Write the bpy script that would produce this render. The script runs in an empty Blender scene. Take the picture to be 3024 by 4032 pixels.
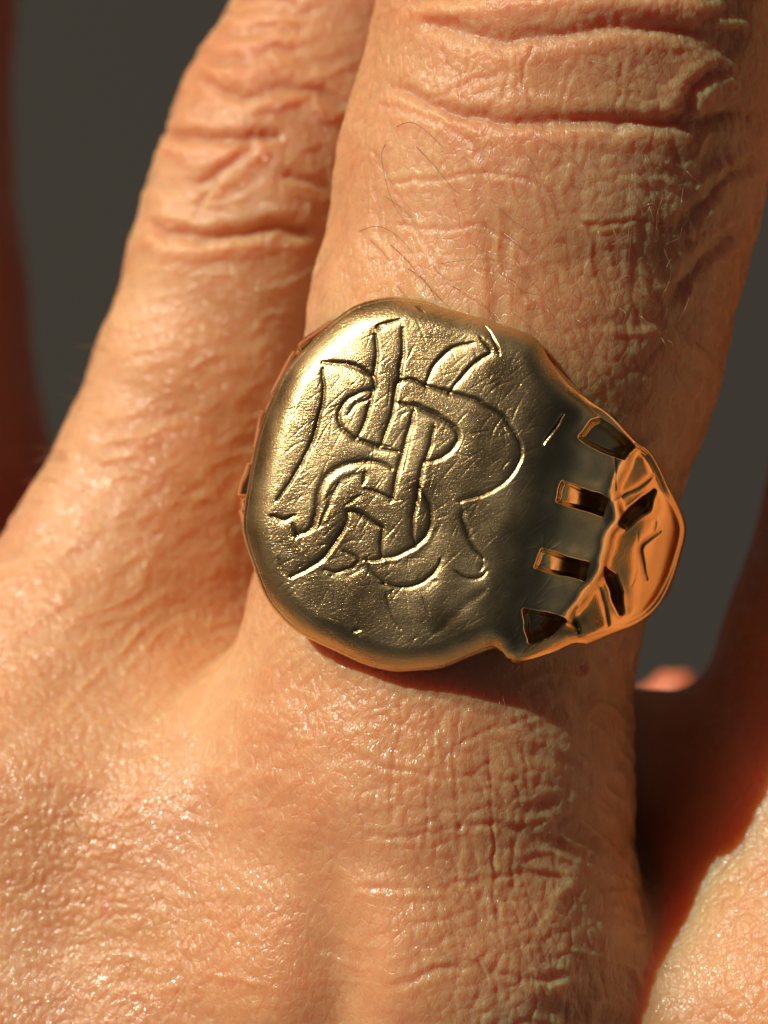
import bpy, math, random
import numpy as np
from mathutils import Vector
from mathutils.bvhtree import BVHTree

# ------------------------------------------------------------------ camera, sky, sun
# one Blender unit is one centimetre
SC = bpy.context.scene
SC.unit_settings.scale_length = 0.01
S = 0.0011          # cm per photo pixel at the ring's face
D = 15.0            # lens to ring face, cm
H = 4032 * S

cam = bpy.data.cameras.new('camera')
camo = bpy.data.objects.new('camera', cam)
SC.collection.objects.link(camo)
camo.location = (0, 0, D)
cam.sensor_fit = 'VERTICAL'
cam.sensor_height = 24
cam.lens = 24 * D / H
cam.clip_start = 0.1
cam.clip_end = 1000
cam.dof.use_dof = True
cam.dof.focus_distance = D + 0.05
cam.dof.aperture_fstop = 0.27
SC.camera = camo

SUN = Vector((-0.64, 0.60, 0.51)).normalized()
world = bpy.data.worlds.new('World')
SC.world = world
world.use_nodes = True
wn = world.node_tree.nodes
sky = wn.new('ShaderNodeTexSky')
sky.sky_type = 'NISHITA'
sky.sun_disc = False
sky.sun_elevation = math.asin(SUN.z)
sky.sun_rotation = math.atan2(SUN.x, SUN.y)
sky.air_density = .6
sky.dust_density = 1.2
sky.ozone_density = .3
wn['Background'].inputs['Strength'].default_value = 0.05
tint = wn.new('ShaderNodeMix')
tint.data_type = 'RGBA'
tint.blend_type = 'MULTIPLY'
tint.inputs[0].default_value = 1
tint.inputs[7].default_value = (1, .66, .40, 1)
world.node_tree.links.new(sky.outputs[0], tint.inputs[6])
world.node_tree.links.new(tint.outputs[2], wn['Background'].inputs['Color'])

sun = bpy.data.lights.new('sun', 'SUN')
sun.energy = 5.0
sun.angle = math.radians(0.53)
sun.color = (1.0, 0.88, 0.70)
suno = bpy.data.objects.new('sun', sun)
SC.collection.objects.link(suno)
suno.rotation_euler = (-SUN).to_track_quat('-Z', 'Y').to_euler()
suno.location = SUN * 60

SC.view_settings.view_transform = 'Standard'
SC.view_settings.look = 'None'
SC.view_settings.exposure = -0.27
SC.view_settings.gamma = 1.0
SC.cycles.max_bounces = 8

# ------------------------------------------------------------------ helpers
F = np.float32
rng = np.random.default_rng(7)


def P(px, py, z):
    k = (D - z) / D * S
    return np.stack([(np.asarray(px) - 1512) * k, -(np.asarray(py) - 2016) * k,
                     np.asarray(z) + 0 * np.asarray(px)], -1)


def topx(v):
    k = D / (D - v[:, 2]) / S
    return v[:, 0] * k + 1512, 2016 - v[:, 1] * k


def link(name, me, mat=None, parent=None):
    o = bpy.data.objects.new(name, me)
    SC.collection.objects.link(o)
    if mat is not None:
        me.materials.append(mat)
    if parent is not None:
        o.parent = parent
    return o


def mesh_np(name, V, Q):
    """mesh from an (n,3) vertex array and an (m,4) or (m,3) face array"""
    me = bpy.data.meshes.new(name)
    n = Q.shape[1]
    me.vertices.add(len(V))
    me.vertices.foreach_set('co', np.ascontiguousarray(V, dtype=F).ravel())
    me.loops.add(Q.size)
    me.loops.foreach_set('vertex_index', np.ascontiguousarray(Q, dtype=np.int32).ravel())
    me.polygons.add(len(Q))
    me.polygons.foreach_set('loop_start', np.arange(0, Q.size, n, dtype=np.int32))
    me.update(calc_edges=True)
    me.polygons.foreach_set('use_smooth', np.ones(len(Q), dtype=bool))
    me.validate()
    return me


def sstep(a, b, x):
    t = np.clip((x - a) / (b - a), 0, 1)
    return t * t * (3 - 2 * t)


def hashf(i, j, k, seed=0):
    h = (i.astype(np.int64) * 374761393 + j.astype(np.int64) * 668265263 +
         k.astype(np.int64) * 2147483647 + seed * 974634777) & 0xFFFFFFFF
    h = ((h ^ (h >> 13)) * 1274126177) & 0xFFFFFFFF
    h = ((h ^ (h >> 16)) * 2246822519) & 0xFFFFFFFF
    h = h ^ (h >> 15)
    return ((h & 0xFFFFFF) / float(0xFFFFFF)).astype(F)


def vnoise(p, seed=0):
    """smooth value noise, -1..1"""
    i = np.floor(p).astype(np.int64)
    f = (p - i).astype(F)
    f = f * f * f * (f * (f * 6 - 15) + 10)
    r = 0
    for a in (0, 1):
        wa = f[:, 0] if a else 1 - f[:, 0]
        for b in (0, 1):
            wb = f[:, 1] if b else 1 - f[:, 1]
            for c in (0, 1):
                wc = f[:, 2] if c else 1 - f[:, 2]
                r = r + wa * wb * wc * hashf(i[:, 0] + a, i[:, 1] + b, i[:, 2] + c, seed)
    return r * 2 - 1


def fbm(p, n=3, seed=0):
    r, a = 0, 1.0
    for o in range(n):
        r = r + a * vnoise(p * (2.03 ** o) + 17.3 * o, seed + o)
        a *= .5
    return r


def worley(p, seed=0, jit=0.9):
    """distance to nearest and second nearest feature point"""
    i = np.floor(p).astype(np.int64)
    d1 = np.full(len(p), 9., F)
    d2 = np.full(len(p), 9., F)
    for a in (-1, 0, 1):
        for b in (-1, 0, 1):
            for c in (-1, 0, 1):
                ci, cj, ck = i[:, 0] + a, i[:, 1] + b, i[:, 2] + c
                q = (ci + .5 + jit * (hashf(ci, cj, ck, seed) - .5) - p[:, 0]) ** 2
                q += (cj + .5 + jit * (hashf(ci, cj, ck, seed + 1) - .5) - p[:, 1]) ** 2
                q += (ck + .5 + jit * (hashf(ci, cj, ck, seed + 2) - .5) - p[:, 2]) ** 2
                q = np.sqrt(q)
                m = q < d1
                d2 = np.where(m, d1, np.minimum(d2, q))
                d1 = np.where(m, q, d1)
    return d1, d2


def seg_dist(px, py, pts):
    """distance to a polyline, where along it (0..1), and the side"""
    pts = np.asarray(pts, float)
    best = np.full(len(px), 1e9)
    tt = np.zeros(len(px))
    side = np.zeros(len(px))
    L = np.r_[0, np.cumsum(np.hypot(*np.diff(pts, axis=0).T))]
    for k in range(len(pts) - 1):
        a, b = pts[k], pts[k + 1]
        d = b - a
        l2 = (d * d).sum() + 1e-9
        t = np.clip(((px - a[0]) * d[0] + (py - a[1]) * d[1]) / l2, 0, 1)
        q = np.hypot(px - a[0] - t * d[0], py - a[1] - t * d[1])
        m = q < best
        best = np.where(m, q, best)
        tt = np.where(m, (L[k] + t * (L[k + 1] - L[k])) / L[-1], tt)
        side = np.where(m, np.sign(d[0] * (py - a[1]) - d[1] * (px - a[0])), side)
    return best, tt, side


def spline(pts, n=8, closed=False):
    pts = np.asarray(pts, float)
    N = len(pts)
    out = []
    for i in range(N if closed else N - 1):
        if closed:
            p0, p1, p2, p3 = pts[(i - 1) % N], pts[i], pts[(i + 1) % N], pts[(i + 2) % N]
        else:
            p0, p1, p2, p3 = pts[max(i - 1, 0)], pts[i], pts[i + 1], pts[min(i + 2, N - 1)]
        for t in np.arange(n) / n:
            out.append(.5 * (2 * p1 + (p2 - p0) * t + (2 * p0 - 5 * p1 + 4 * p2 - p3) * t * t +
                             (3 * p1 - p0 - 3 * p2 + p3) * t ** 3))
    if not closed:
        out.append(pts[-1])
    return np.array(out)


# ------------------------------------------------------------------ distance fields for hands
def round_cone(p, a, b, ra, rb):
    ba = b - a
    l = np.linalg.norm(ba)
    ax = ba / l
    q = p - a.astype(p.dtype)
    y = q @ ax.astype(p.dtype)
    x2 = np.maximum(q[:, 0] ** 2 + q[:, 1] ** 2 + q[:, 2] ** 2 - y * y, 0)
    x = np.sqrt(x2)
    k = (ra - rb) / l
    k = max(-.9, min(.9, k))
    ca = math.sqrt(1 - k * k)
    t = -x * k + y * ca        # projected along the slanted side
    d = x * ca + y * k - ra
    d = np.where(t < 0, np.sqrt(x2 + y * y) - ra, d)
    d = np.where(t > ca * l, np.sqrt(x2 + (y - l) ** 2) - rb, d)
    return d


def smin(a, b, k):
    h = np.maximum(k - np.abs(a - b), 0) / k
    return np.minimum(a, b) - h * h * k * .25


def chain(nodes):
    """nodes (photo px, photo py, axis height cm, half width photo px)"""
    out = []
    for (px, py, z, hw) in nodes:
        out.append((P(px, py, z).astype(float), hw * S * (D - z) / D))
    return out


def chain_sdf(p, ch, k=0.12, lo=None, hi=None):
    if lo is None:
        lo, hi = p.min(0), p.max(0)
    d = None
    for (a, ra), (b, rb) in zip(ch[:-1], ch[1:]):
        r = max(ra, rb)
        gap = np.maximum(np.maximum(np.minimum(a, b) - r - hi, lo - np.maximum(a, b) - r), 0)
        if (gap * gap).sum() > .8:
            continue
        e = round_cone(p, a, b, ra, rb)
        d = e if d is None else smin(d, e, k)
    return np.full(len(p), 3., F) if d is None else d


def chunked(fn):
    def g(p):
        p = p.astype(F)
        out = np.empty(len(p), F)
        for i in range(0, len(p), 6000):
            q = p[i:i + 6000]
            out[i:i + 6000] = fn(q, q.min(0), q.max(0))
        return out
    return g


RINGF = chain([(3230, -3500, -1.6, 560), (3060, -2900, -1.35, 640), (2740, -1500, -1.05, 720), (2360, -150, -.90, 775),
               (2270, 250, -.90, 805), (2165, 700, -.93, 812), (2020, 1350, -.95, 795), (1855, 1950, -.98, 775),
               (1735, 2500, -.98, 745), (1670, 3050, -.98, 790), (1640, 3800, -1.02, 900), (1600, 6200, -1.7, 1000)])
PINKY = chain([(2060, -2500, -2.5, 360), (1900, -1900, -2.45, 380), (1560, -600, -2.3, 370), (1325, 0, -2.15, 345), (1085, 500, -2.08, 375),
               (995, 760, -2.05, 380), (880, 1050, -2.02, 350), (745, 1450, -2.0, 350), (620, 1850, -1.98, 370),
               (470, 2200, -1.95, 410), (280, 2650, -1.8, 500), (80, 3250, -1.55, 650), (0, 4200, -1.5, 800),
               (300, 6500, -2.1, 950)])
MIDDLE = chain([(5300, -3800, -4.0, 580), (4650, -1500, -3.2, 720), (4200, 500, -2.7, 790), (3860, 1900, -2.2, 800),
                (3640, 2700, -1.75, 800), (3430, 3400, -1.5, 820), (3250, 4100, -1.22, 880), (2900, 6500, -1.8, 1050)])
PINKY2 = chain([(1900, -1500, -2.71, 430), (1580, 0, -2.51, 440), (1360, 500, -2.45, 470), (1180, 1050, -2.41, 450), (1030, 1500, -2.39, 450),
                (900, 1950, -2.33, 460), (780, 2300, -2.21, 450), (640, 2650, -2.06, 420)])
BACK = chain([(900, 3350, -1.5, 700), (850, 4200, -1.5, 850), (900, 6500, -2.2, 1000)])
WEB = chain([(2250, 3060, -1.75, 340), (2950, 3060, -1.8, 340), (2620, 3500, -1.9, 420), (2600, 4300, -1.9, 500)])
INDEX = chain([(6900, -2500, -2.2, 600), (6200, 0, -1.8, 750), (5500, 2500, -1.4, 850), (4900, 4300, -1.3, 950), (4100, 7000, -2.2, 1050)])
THUMB = chain([(7900, 2900, -3.2, 620), (7700, 3900, -3.5, 760), (7100, 5200, -3.6, 850), (6100, 6600, -3.4, 1000), (4700, 8200, -3.0, 1150)])
PALM = chain([(1100, 6500, -2.2, 1200), (1800, 9000, -2.6, 1400), (1900, 12000, -2.6, 1300)])
PALM2 = chain([(3600, 6800, -2.3, 1300), (3000, 9000, -2.7, 1400), (2700, 12000, -2.6, 1300)])


@chunked
def hand_sdf(p, lo, hi):
    k = D / (D - p[:, 2]) / S
    py = 2016 - p[:, 1] * k
    c = lambda ch: chain_sdf(p, ch, .12, lo, hi)
    d = smin(c(RINGF), smin(c(PINKY), c(PINKY2), .35), .03 + .60 * sstep(2520, 3300, py))
    d = smin(d, c(BACK), .5)
    d = smin(d, c(MIDDLE), .03 + .50 * sstep(3100, 4300, py))
    d = smin(d, c(WEB), .22)
    d = smin(d, c(INDEX), .03 + .6 * sstep(3000, 4200, py))
    d = smin(d, c(THUMB), .8)
    d = smin(d, c(PALM), .8)
    d = smin(d, c(PALM2), .8)
    return d


def surface_nets(fn, xs, ys, zs):
    nx, ny, nz = len(xs), len(ys), len(zs)
    f = np.empty((nx, ny, nz), F)
    st = 9
    for i in range(0, nx, st):
        for j in range(0, ny, st):
            X3, Y3, Z3 = np.meshgrid(xs[i:i + st], ys[j:j + st], zs, indexing='ij')
            f[i:i + st, j:j + st] = fn(np.stack([X3.ravel(), Y3.ravel(), Z3.ravel()], 1)).reshape(X3.shape)
    ins = f < 0
    cnt = np.zeros((nx - 1, ny - 1, nz - 1), np.int8)
    for a in (0, 1):
        for b in (0, 1):
            for c in (0, 1):
                cnt += ins[a:nx - 1 + a, b:ny - 1 + b, c:nz - 1 + c]
    act = (cnt > 0) & (cnt < 8)
    idx = -np.ones(act.shape, np.int64)
    ci, cj, ck = np.nonzero(act)
    idx[ci, cj, ck] = np.arange(len(ci))
    acc = np.zeros((len(ci), 3))
    n = np.zeros(len(ci))
    cor = [(a, b, c) for a in (0, 1) for b in (0, 1) for c in (0, 1)]
    for p0 in cor:
        for ax in range(3):
            if p0[ax]:
                continue
            p1 = list(p0)
            p1[ax] = 1
            f0 = f[ci + p0[0], cj + p0[1], ck + p0[2]]
            f1 = f[ci + p1[0], cj + p1[1], ck + p1[2]]
            m = (f0 < 0) != (f1 < 0)
            t = np.where(m, f0 / np.where(m, f0 - f1, 1), 0)
            A = np.stack([xs[ci + p0[0]], ys[cj + p0[1]], zs[ck + p0[2]]], 1)
            B = np.stack([xs[ci + p1[0]], ys[cj + p1[1]], zs[ck + p1[2]]], 1)
            acc += np.where(m[:, None], A + (B - A) * t[:, None], 0)
            n += m
    V = acc / n[:, None]
    quads = []
    for ax in range(3):
        sl0 = [slice(None)] * 3
        sl1 = [slice(None)] * 3
        o1, o2 = [(1, 2), (2, 0), (0, 1)][ax]
        sl0[ax] = slice(0, -1)
        sl1[ax] = slice(1, None)
        for o in (o1, o2):
            sl0[o] = slice(1, -1)
            sl1[o] = slice(1, -1)
        s0, s1 = ins[tuple(sl0)], ins[tuple(sl1)]
        e = np.nonzero(s0 != s1)
        flip = s0[e]
        base = [e[0].copy(), e[1].copy(), e[2].copy()]
        for o in (o1, o2):
            base[o] += 1
        def cell(d1, d2):
            c = [b.copy() for b in base]
            c[o1] -= d1
            c[o2] -= d2
            return idx[c[0], c[1], c[2]]
        q = np.stack([cell(1, 1), cell(0, 1), cell(0, 0), cell(1, 0)], 1)
        q = np.where(flip[:, None], q, q[:, ::-1])
        quads.append(q)
    return V, np.concatenate(quads)


def subdivide(V, Q):
    n = len(V)
    e = np.concatenate([np.sort(np.stack([Q[:, i], Q[:, (i + 1) % 4]], 1), 1) for i in range(4)])
    key = e[:, 0] * np.int64(n) + e[:, 1]
    uk, inv = np.unique(key, return_inverse=True)
    em = (V[uk // n] + V[uk % n]) * .5
    fc = V[Q].mean(1)
    m = len(Q)
    E = inv.reshape(4, m) + n
    C = np.arange(m) + n + len(uk)
    V2 = np.concatenate([V, em, fc])
    out = [np.stack([Q[:, i], E[i], C, E[(i - 1) % 4]], 1) for i in range(4)]
    return V2, np.concatenate(out)


def grad(fn, p, h=4e-3):
    g = np.zeros_like(p)
    for o in ((1, -1, -1), (-1, -1, 1), (-1, 1, -1), (1, 1, 1)):
        o = np.array(o, float)
        g += o * fn(p + o * h)[:, None]
    return g / (np.linalg.norm(g, axis=1)[:, None] + 1e-12)


def project(fn, V, it=2):
    for _ in range(it):
        g = grad(fn, V)
        V = V - g * np.clip(fn(V), -.05, .05)[:, None]
    return V


def axis_grid(lo, a, b, hi, h, grow=1.12, hmax=.3):
    mid = list(np.arange(a, b + h / 2, h))
    left, s, x = [], h, a
    while x > lo:
        s = min(s * grow, hmax)
        x -= s
        left.append(x)
    right, s, x = [], h, mid[-1]
    while x < hi:
        s = min(s * grow, hmax)
        x += s
        right.append(x)
    return np.array(left[::-1] + mid + right)


# ------------------------------------------------------------------ materials
def new_mat(name):
    m = bpy.data.materials.new(name)
    m.use_nodes = True
    nt = m.node_tree
    return m, nt, nt.nodes['Principled BSDF']


def node(nt, t, **kw):
    n = nt.nodes.new(t)
    for k, v in kw.items():
        setattr(n, k, v)
    return n


def math_node(nt, op, a, b=None):
    n = node(nt, 'ShaderNodeMath', operation=op)
    for i, v in enumerate((a, b)):
        if v is None:
            continue
        if hasattr(v, 'is_output'):
            nt.links.new(v, n.inputs[i])
        else:
            n.inputs[i].default_value = v
    return n.outputs[0]


def skin_material(name, rough=.41, sss=.29):
    m, nt, b = new_mat(name)
    L = nt.links.new
    at = node(nt, 'ShaderNodeAttribute', attribute_name='tone')
    tc = node(nt, 'ShaderNodeTexCoord')
    n1 = node(nt, 'ShaderNodeTexNoise')
    n1.inputs['Scale'].default_value = 7
    n1.inputs['Detail'].default_value = 6
    L(tc.outputs['Object'], n1.inputs['Vector'])
    mx = node(nt, 'ShaderNodeMix', data_type='RGBA', blend_type='MULTIPLY')
    mx.inputs['Factor'].default_value = .45
    cr = node(nt, 'ShaderNodeValToRGB')
    cr.color_ramp.elements[0].position = .3
    cr.color_ramp.elements[0].color = (.96, .80, .72, 1)
    cr.color_ramp.elements[1].position = .68
    cr.color_ramp.elements[1].color = (1, 1, .95, 1)
    L(n1.outputs['Fac'], cr.inputs[0])
    L(at.outputs['Color'], mx.inputs[6])
    L(cr.outputs[0], mx.inputs[7])
    L(mx.outputs[2], b.inputs['Base Color'])
    b.inputs['Subsurface Weight'].default_value = 1
    b.inputs['Subsurface Radius'].default_value = (1, .29, .12)
    L(math_node(nt, 'MULTIPLY', at.outputs['Alpha'], sss), b.inputs['Subsurface Scale'])
    b.inputs['Roughness'].default_value = rough
    b.inputs['IOR'].default_value = 1.42
    # fine skin lines: small cells and grain
    mp = node(nt, 'ShaderNodeMapping')
    mp.inputs['Rotation'].default_value = (0, 0, math.radians(-14))
    mp.inputs['Scale'].default_value = (1, .62, 1)
    L(tc.outputs['Object'], mp.inputs[0])
    vo = node(nt, 'ShaderNodeTexVoronoi', feature='DISTANCE_TO_EDGE')
    vo.inputs['Scale'].default_value = 32
    L(mp.outputs[0], vo.inputs['Vector'])
    v1 = math_node(nt, 'MINIMUM', vo.outputs['Distance'], .12)
    n2 = node(nt, 'ShaderNodeTexNoise')
    n2.inputs['Scale'].default_value = 120
    n2.inputs['Detail'].default_value = 4
    L(mp.outputs[0], n2.inputs['Vector'])
    s = math_node(nt, 'MULTIPLY', v1, 2.2)
    s2 = math_node(nt, 'MULTIPLY', n2.outputs['Fac'], .55)
    h = math_node(nt, 'ADD', s, s2)
    bp = node(nt, 'ShaderNodeBump')
    bp.inputs['Strength'].default_value = .45
    bp.inputs['Distance'].default_value = .012
    L(h, bp.inputs['Height'])
    L(bp.outputs[0], b.inputs['Normal'])
    # thin oily film that glints on the fine lines
    nf = node(nt, 'ShaderNodeTexNoise')
    nf.inputs['Scale'].default_value = 80
    nf.inputs['Detail'].default_value = 1.5
    mp2 = node(nt, 'ShaderNodeMapping')
    mp2.inputs['Rotation'].default_value = (0, 0, 0)
    mp2.inputs['Scale'].default_value = (1.05, .24, 1)
    fa = node(nt, 'ShaderNodeAttribute', attribute_name='flow')
    L(fa.outputs['Vector'], mp2.inputs[0])
    L(mp2.outputs[0], nf.inputs['Vector'])
    bc = node(nt, 'ShaderNodeBump')
    bc.inputs['Strength'].default_value = 1
    bc.inputs['Distance'].default_value = .009
    L(math_node(nt, 'ADD', nf.outputs['Fac'], math_node(nt, 'MULTIPLY', v1, .9)), bc.inputs['Height'])
    L(bc.outputs[0], b.inputs['Coat Normal'])
    cw = node(nt, 'ShaderNodeMapRange')
    cw.inputs['From Min'].default_value = .4
    cw.inputs['From Max'].default_value = .62
    cw.inputs['To Min'].default_value = .12
    cw.inputs['To Max'].default_value = .9
    n4 = node(nt, 'ShaderNodeTexNoise')
    n4.inputs['Scale'].default_value = 11
    n4.inputs['Detail'].default_value = 3
    L(fa.outputs['Vector'], n4.inputs['Vector'])
    L(n4.outputs['Fac'], cw.inputs['Value'])
    L(cw.outputs[0], b.inputs['Coat Weight'])
    b.inputs['Coat Roughness'].default_value = .16
    b.inputs['Coat IOR'].default_value = 1.42
    # oily patches
    mr = node(nt, 'ShaderNodeMapRange')
    mr.inputs['From Min'].default_value = .35
    mr.inputs['From Max'].default_value = .65
    mr.inputs['To Min'].default_value = rough - .1
    mr.inputs['To Max'].default_value = rough + .1
    n3 = node(nt, 'ShaderNodeTexNoise')
    n3.inputs['Scale'].default_value = 14
    L(tc.outputs['Object'], n3.inputs['Vector'])
    L(n3.outputs['Fac'], mr.inputs['Value'])
    L(mr.outputs[0], b.inputs['Roughness'])
    return m


def gold_material(name, col, rough, grain=1.0):
    m, nt, b = new_mat(name)
    L = nt.links.new
    b.inputs['Metallic'].default_value = 1
    tc = node(nt, 'ShaderNodeTexCoord')
    n1 = node(nt, 'ShaderNodeTexNoise')
    n1.inputs['Scale'].default_value = 3.5
    n1.inputs['Detail'].default_value = 5
    L(tc.outputs['Object'], n1.inputs['Vector'])
    cr = node(nt, 'ShaderNodeValToRGB')
    cr.color_ramp.elements[0].position = .3
    cr.color_ramp.elements[0].color = (col[0] * .82, col[1] * .76, col[2] * .7, 1)
    cr.color_ramp.elements[1].position = .65
    cr.color_ramp.elements[1].color = (*col, 1)
    L(n1.outputs['Fac'], cr.inputs[0])
    nc = node(nt, 'ShaderNodeTexNoise')
    nc.inputs['Scale'].default_value = 85
    nc.inputs['Detail'].default_value = 2
    L(tc.outputs['Object'], nc.inputs['Vector'])
    sp = node(nt, 'ShaderNodeMix', data_type='RGBA', blend_type='SOFT_LIGHT')
    sp.inputs['Factor'].default_value = .55 * grain
    L(cr.outputs[0], sp.inputs[6])
    L(nc.outputs['Color'], sp.inputs[7])
    ga = node(nt, 'ShaderNodeAttribute', attribute_name='recess_dark')
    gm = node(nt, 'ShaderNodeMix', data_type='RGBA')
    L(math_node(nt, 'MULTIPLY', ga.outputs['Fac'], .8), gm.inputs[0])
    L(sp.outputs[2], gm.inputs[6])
    gm.inputs[7].default_value = (.07, .04, .018, 1)  # dark brown mixed in inside the cuts and pits
    L(gm.outputs[2], b.inputs['Base Color'])
    # brushed scratches in two directions plus pitting
    hs = None
    for ang, sc, w in ((-40, (22, 120, 22), .30), (62, (30, 150, 30), .16)):
        mp = node(nt, 'ShaderNodeMapping')
        mp.inputs['Rotation'].default_value = (0, 0, math.radians(ang))
        mp.inputs['Scale'].default_value = sc
        L(tc.outputs['Object'], mp.inputs[0])
        n = node(nt, 'ShaderNodeTexNoise')
        n.inputs['Scale'].default_value = 1
        n.inputs['Detail'].default_value = 3
        n.inputs['Distortion'].default_value = 1.4
        L(mp.outputs[0], n.inputs['Vector'])
        o = math_node(nt, 'MULTIPLY', n.outputs['Fac'], w)
        hs = o if hs is None else math_node(nt, 'ADD', hs, o)
    n = node(nt, 'ShaderNodeTexNoise')
    n.inputs['Scale'].default_value = 120
    n.inputs['Detail'].default_value = 3.5
    n.inputs['Distortion'].default_value = .8
    L(tc.outputs['Object'], n.inputs['Vector'])
    hs = math_node(nt, 'ADD', hs, math_node(nt, 'MULTIPLY', n.outputs['Fac'], .46))
    bp = node(nt, 'ShaderNodeBump')
    bp.inputs['Strength'].default_value = .8 * grain
    bp.inputs['Distance'].default_value = .004
    L(hs, bp.inputs['Height'])
    L(bp.outputs[0], b.inputs['Normal'])
    mr = node(nt, 'ShaderNodeMapRange')
    mr.inputs['From Min'].default_value = .3
    mr.inputs['From Max'].default_value = .7
    mr.inputs['To Min'].default_value = max(rough - .08, .05)
    mr.inputs['To Max'].default_value = rough + .1
    L(n1.outputs['Fac'], mr.inputs['Value'])
    pa = node(nt, 'ShaderNodeAttribute', attribute_name='polish')
    L(math_node(nt, 'SUBTRACT', mr.outputs[0], math_node(nt, 'MULTIPLY', pa.outputs['Fac'], .16)), b.inputs['Roughness'])
    L(math_node(nt, 'SUBTRACT', .8 * grain, math_node(nt, 'MULTIPLY', pa.outputs['Fac'], .6 * grain)), bp.inputs['Strength'])
    return m


# ------------------------------------------------------------------ backdrop
mb, nt, b = new_mat('shaded_backdrop')  # surface in shade: the shade is put into its dark base colour
tc = node(nt, 'ShaderNodeTexCoord')
nb = node(nt, 'ShaderNodeTexNoise')
nb.inputs['Scale'].default_value = .05
nt.links.new(tc.outputs['Object'], nb.inputs['Vector'])
cr = node(nt, 'ShaderNodeValToRGB')
cr.color_ramp.elements[0].color = (.046, .045, .043, 1)
cr.color_ramp.elements[1].color = (.075, .074, .071, 1)
nt.links.new(nb.outputs['Fac'], cr.inputs[0])
nt.links.new(cr.outputs[0], b.inputs['Base Color'])
b.inputs['Roughness'].default_value = 1
b.inputs['Specular IOR Level'].default_value = 0
me = mesh_np('ground', np.array([[-300, -300, -32], [300, -300, -32], [300, 300, -32], [-300, 300, -32]], float),
             np.array([[0, 1, 2, 3]]))
g = link('ground', me, mb)
g['kind'] = 'structure'
g['label'] = 'dark grey out of focus surface far below the hands'

# ------------------------------------------------------------------ the hand
xs = axis_grid(-3.6, -1.95, 1.95, 8.2, .042)
ys = axis_grid(-9.5, -2.55, 2.5, 7.2, .042)
zs = axis_grid(-5.6, -1.95, .35, .5, .042, 1.12, .2)
V, Q = surface_nets(hand_sdf, xs, ys, zs)
V = project(hand_sdf, V, 2)
for _ in range(2):
    V, Q = subdivide(V, Q)
PX, PY = topx(V)
near = (PX > -250) & (PX < 3300) & (PY > -250) & (PY < 4300) & (V[:, 2] > -2.6)
V[near] = project(hand_sdf, V[near], 1)
N = np.zeros_like(V)
N[near] = grad(hand_sdf, V[near])
near &= N[:, 2] > -.35
dr, dp, dm = (np.full(len(V), 3., F) for _ in range(3))
for arr, ch in ((dr, RINGF), (dp, PINKY), (dm, MIDDLE)):
    arr[near] = chunked(lambda p, lo, hi: chain_sdf(p, ch, .12, lo, hi))(V[near])
on_ring = sstep(.12, -.02, dr - np.minimum(dp, dm))
on_pinky = sstep(.15, -.05, dp - dr)
finger = sstep(3000, 2300, PY)

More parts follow.
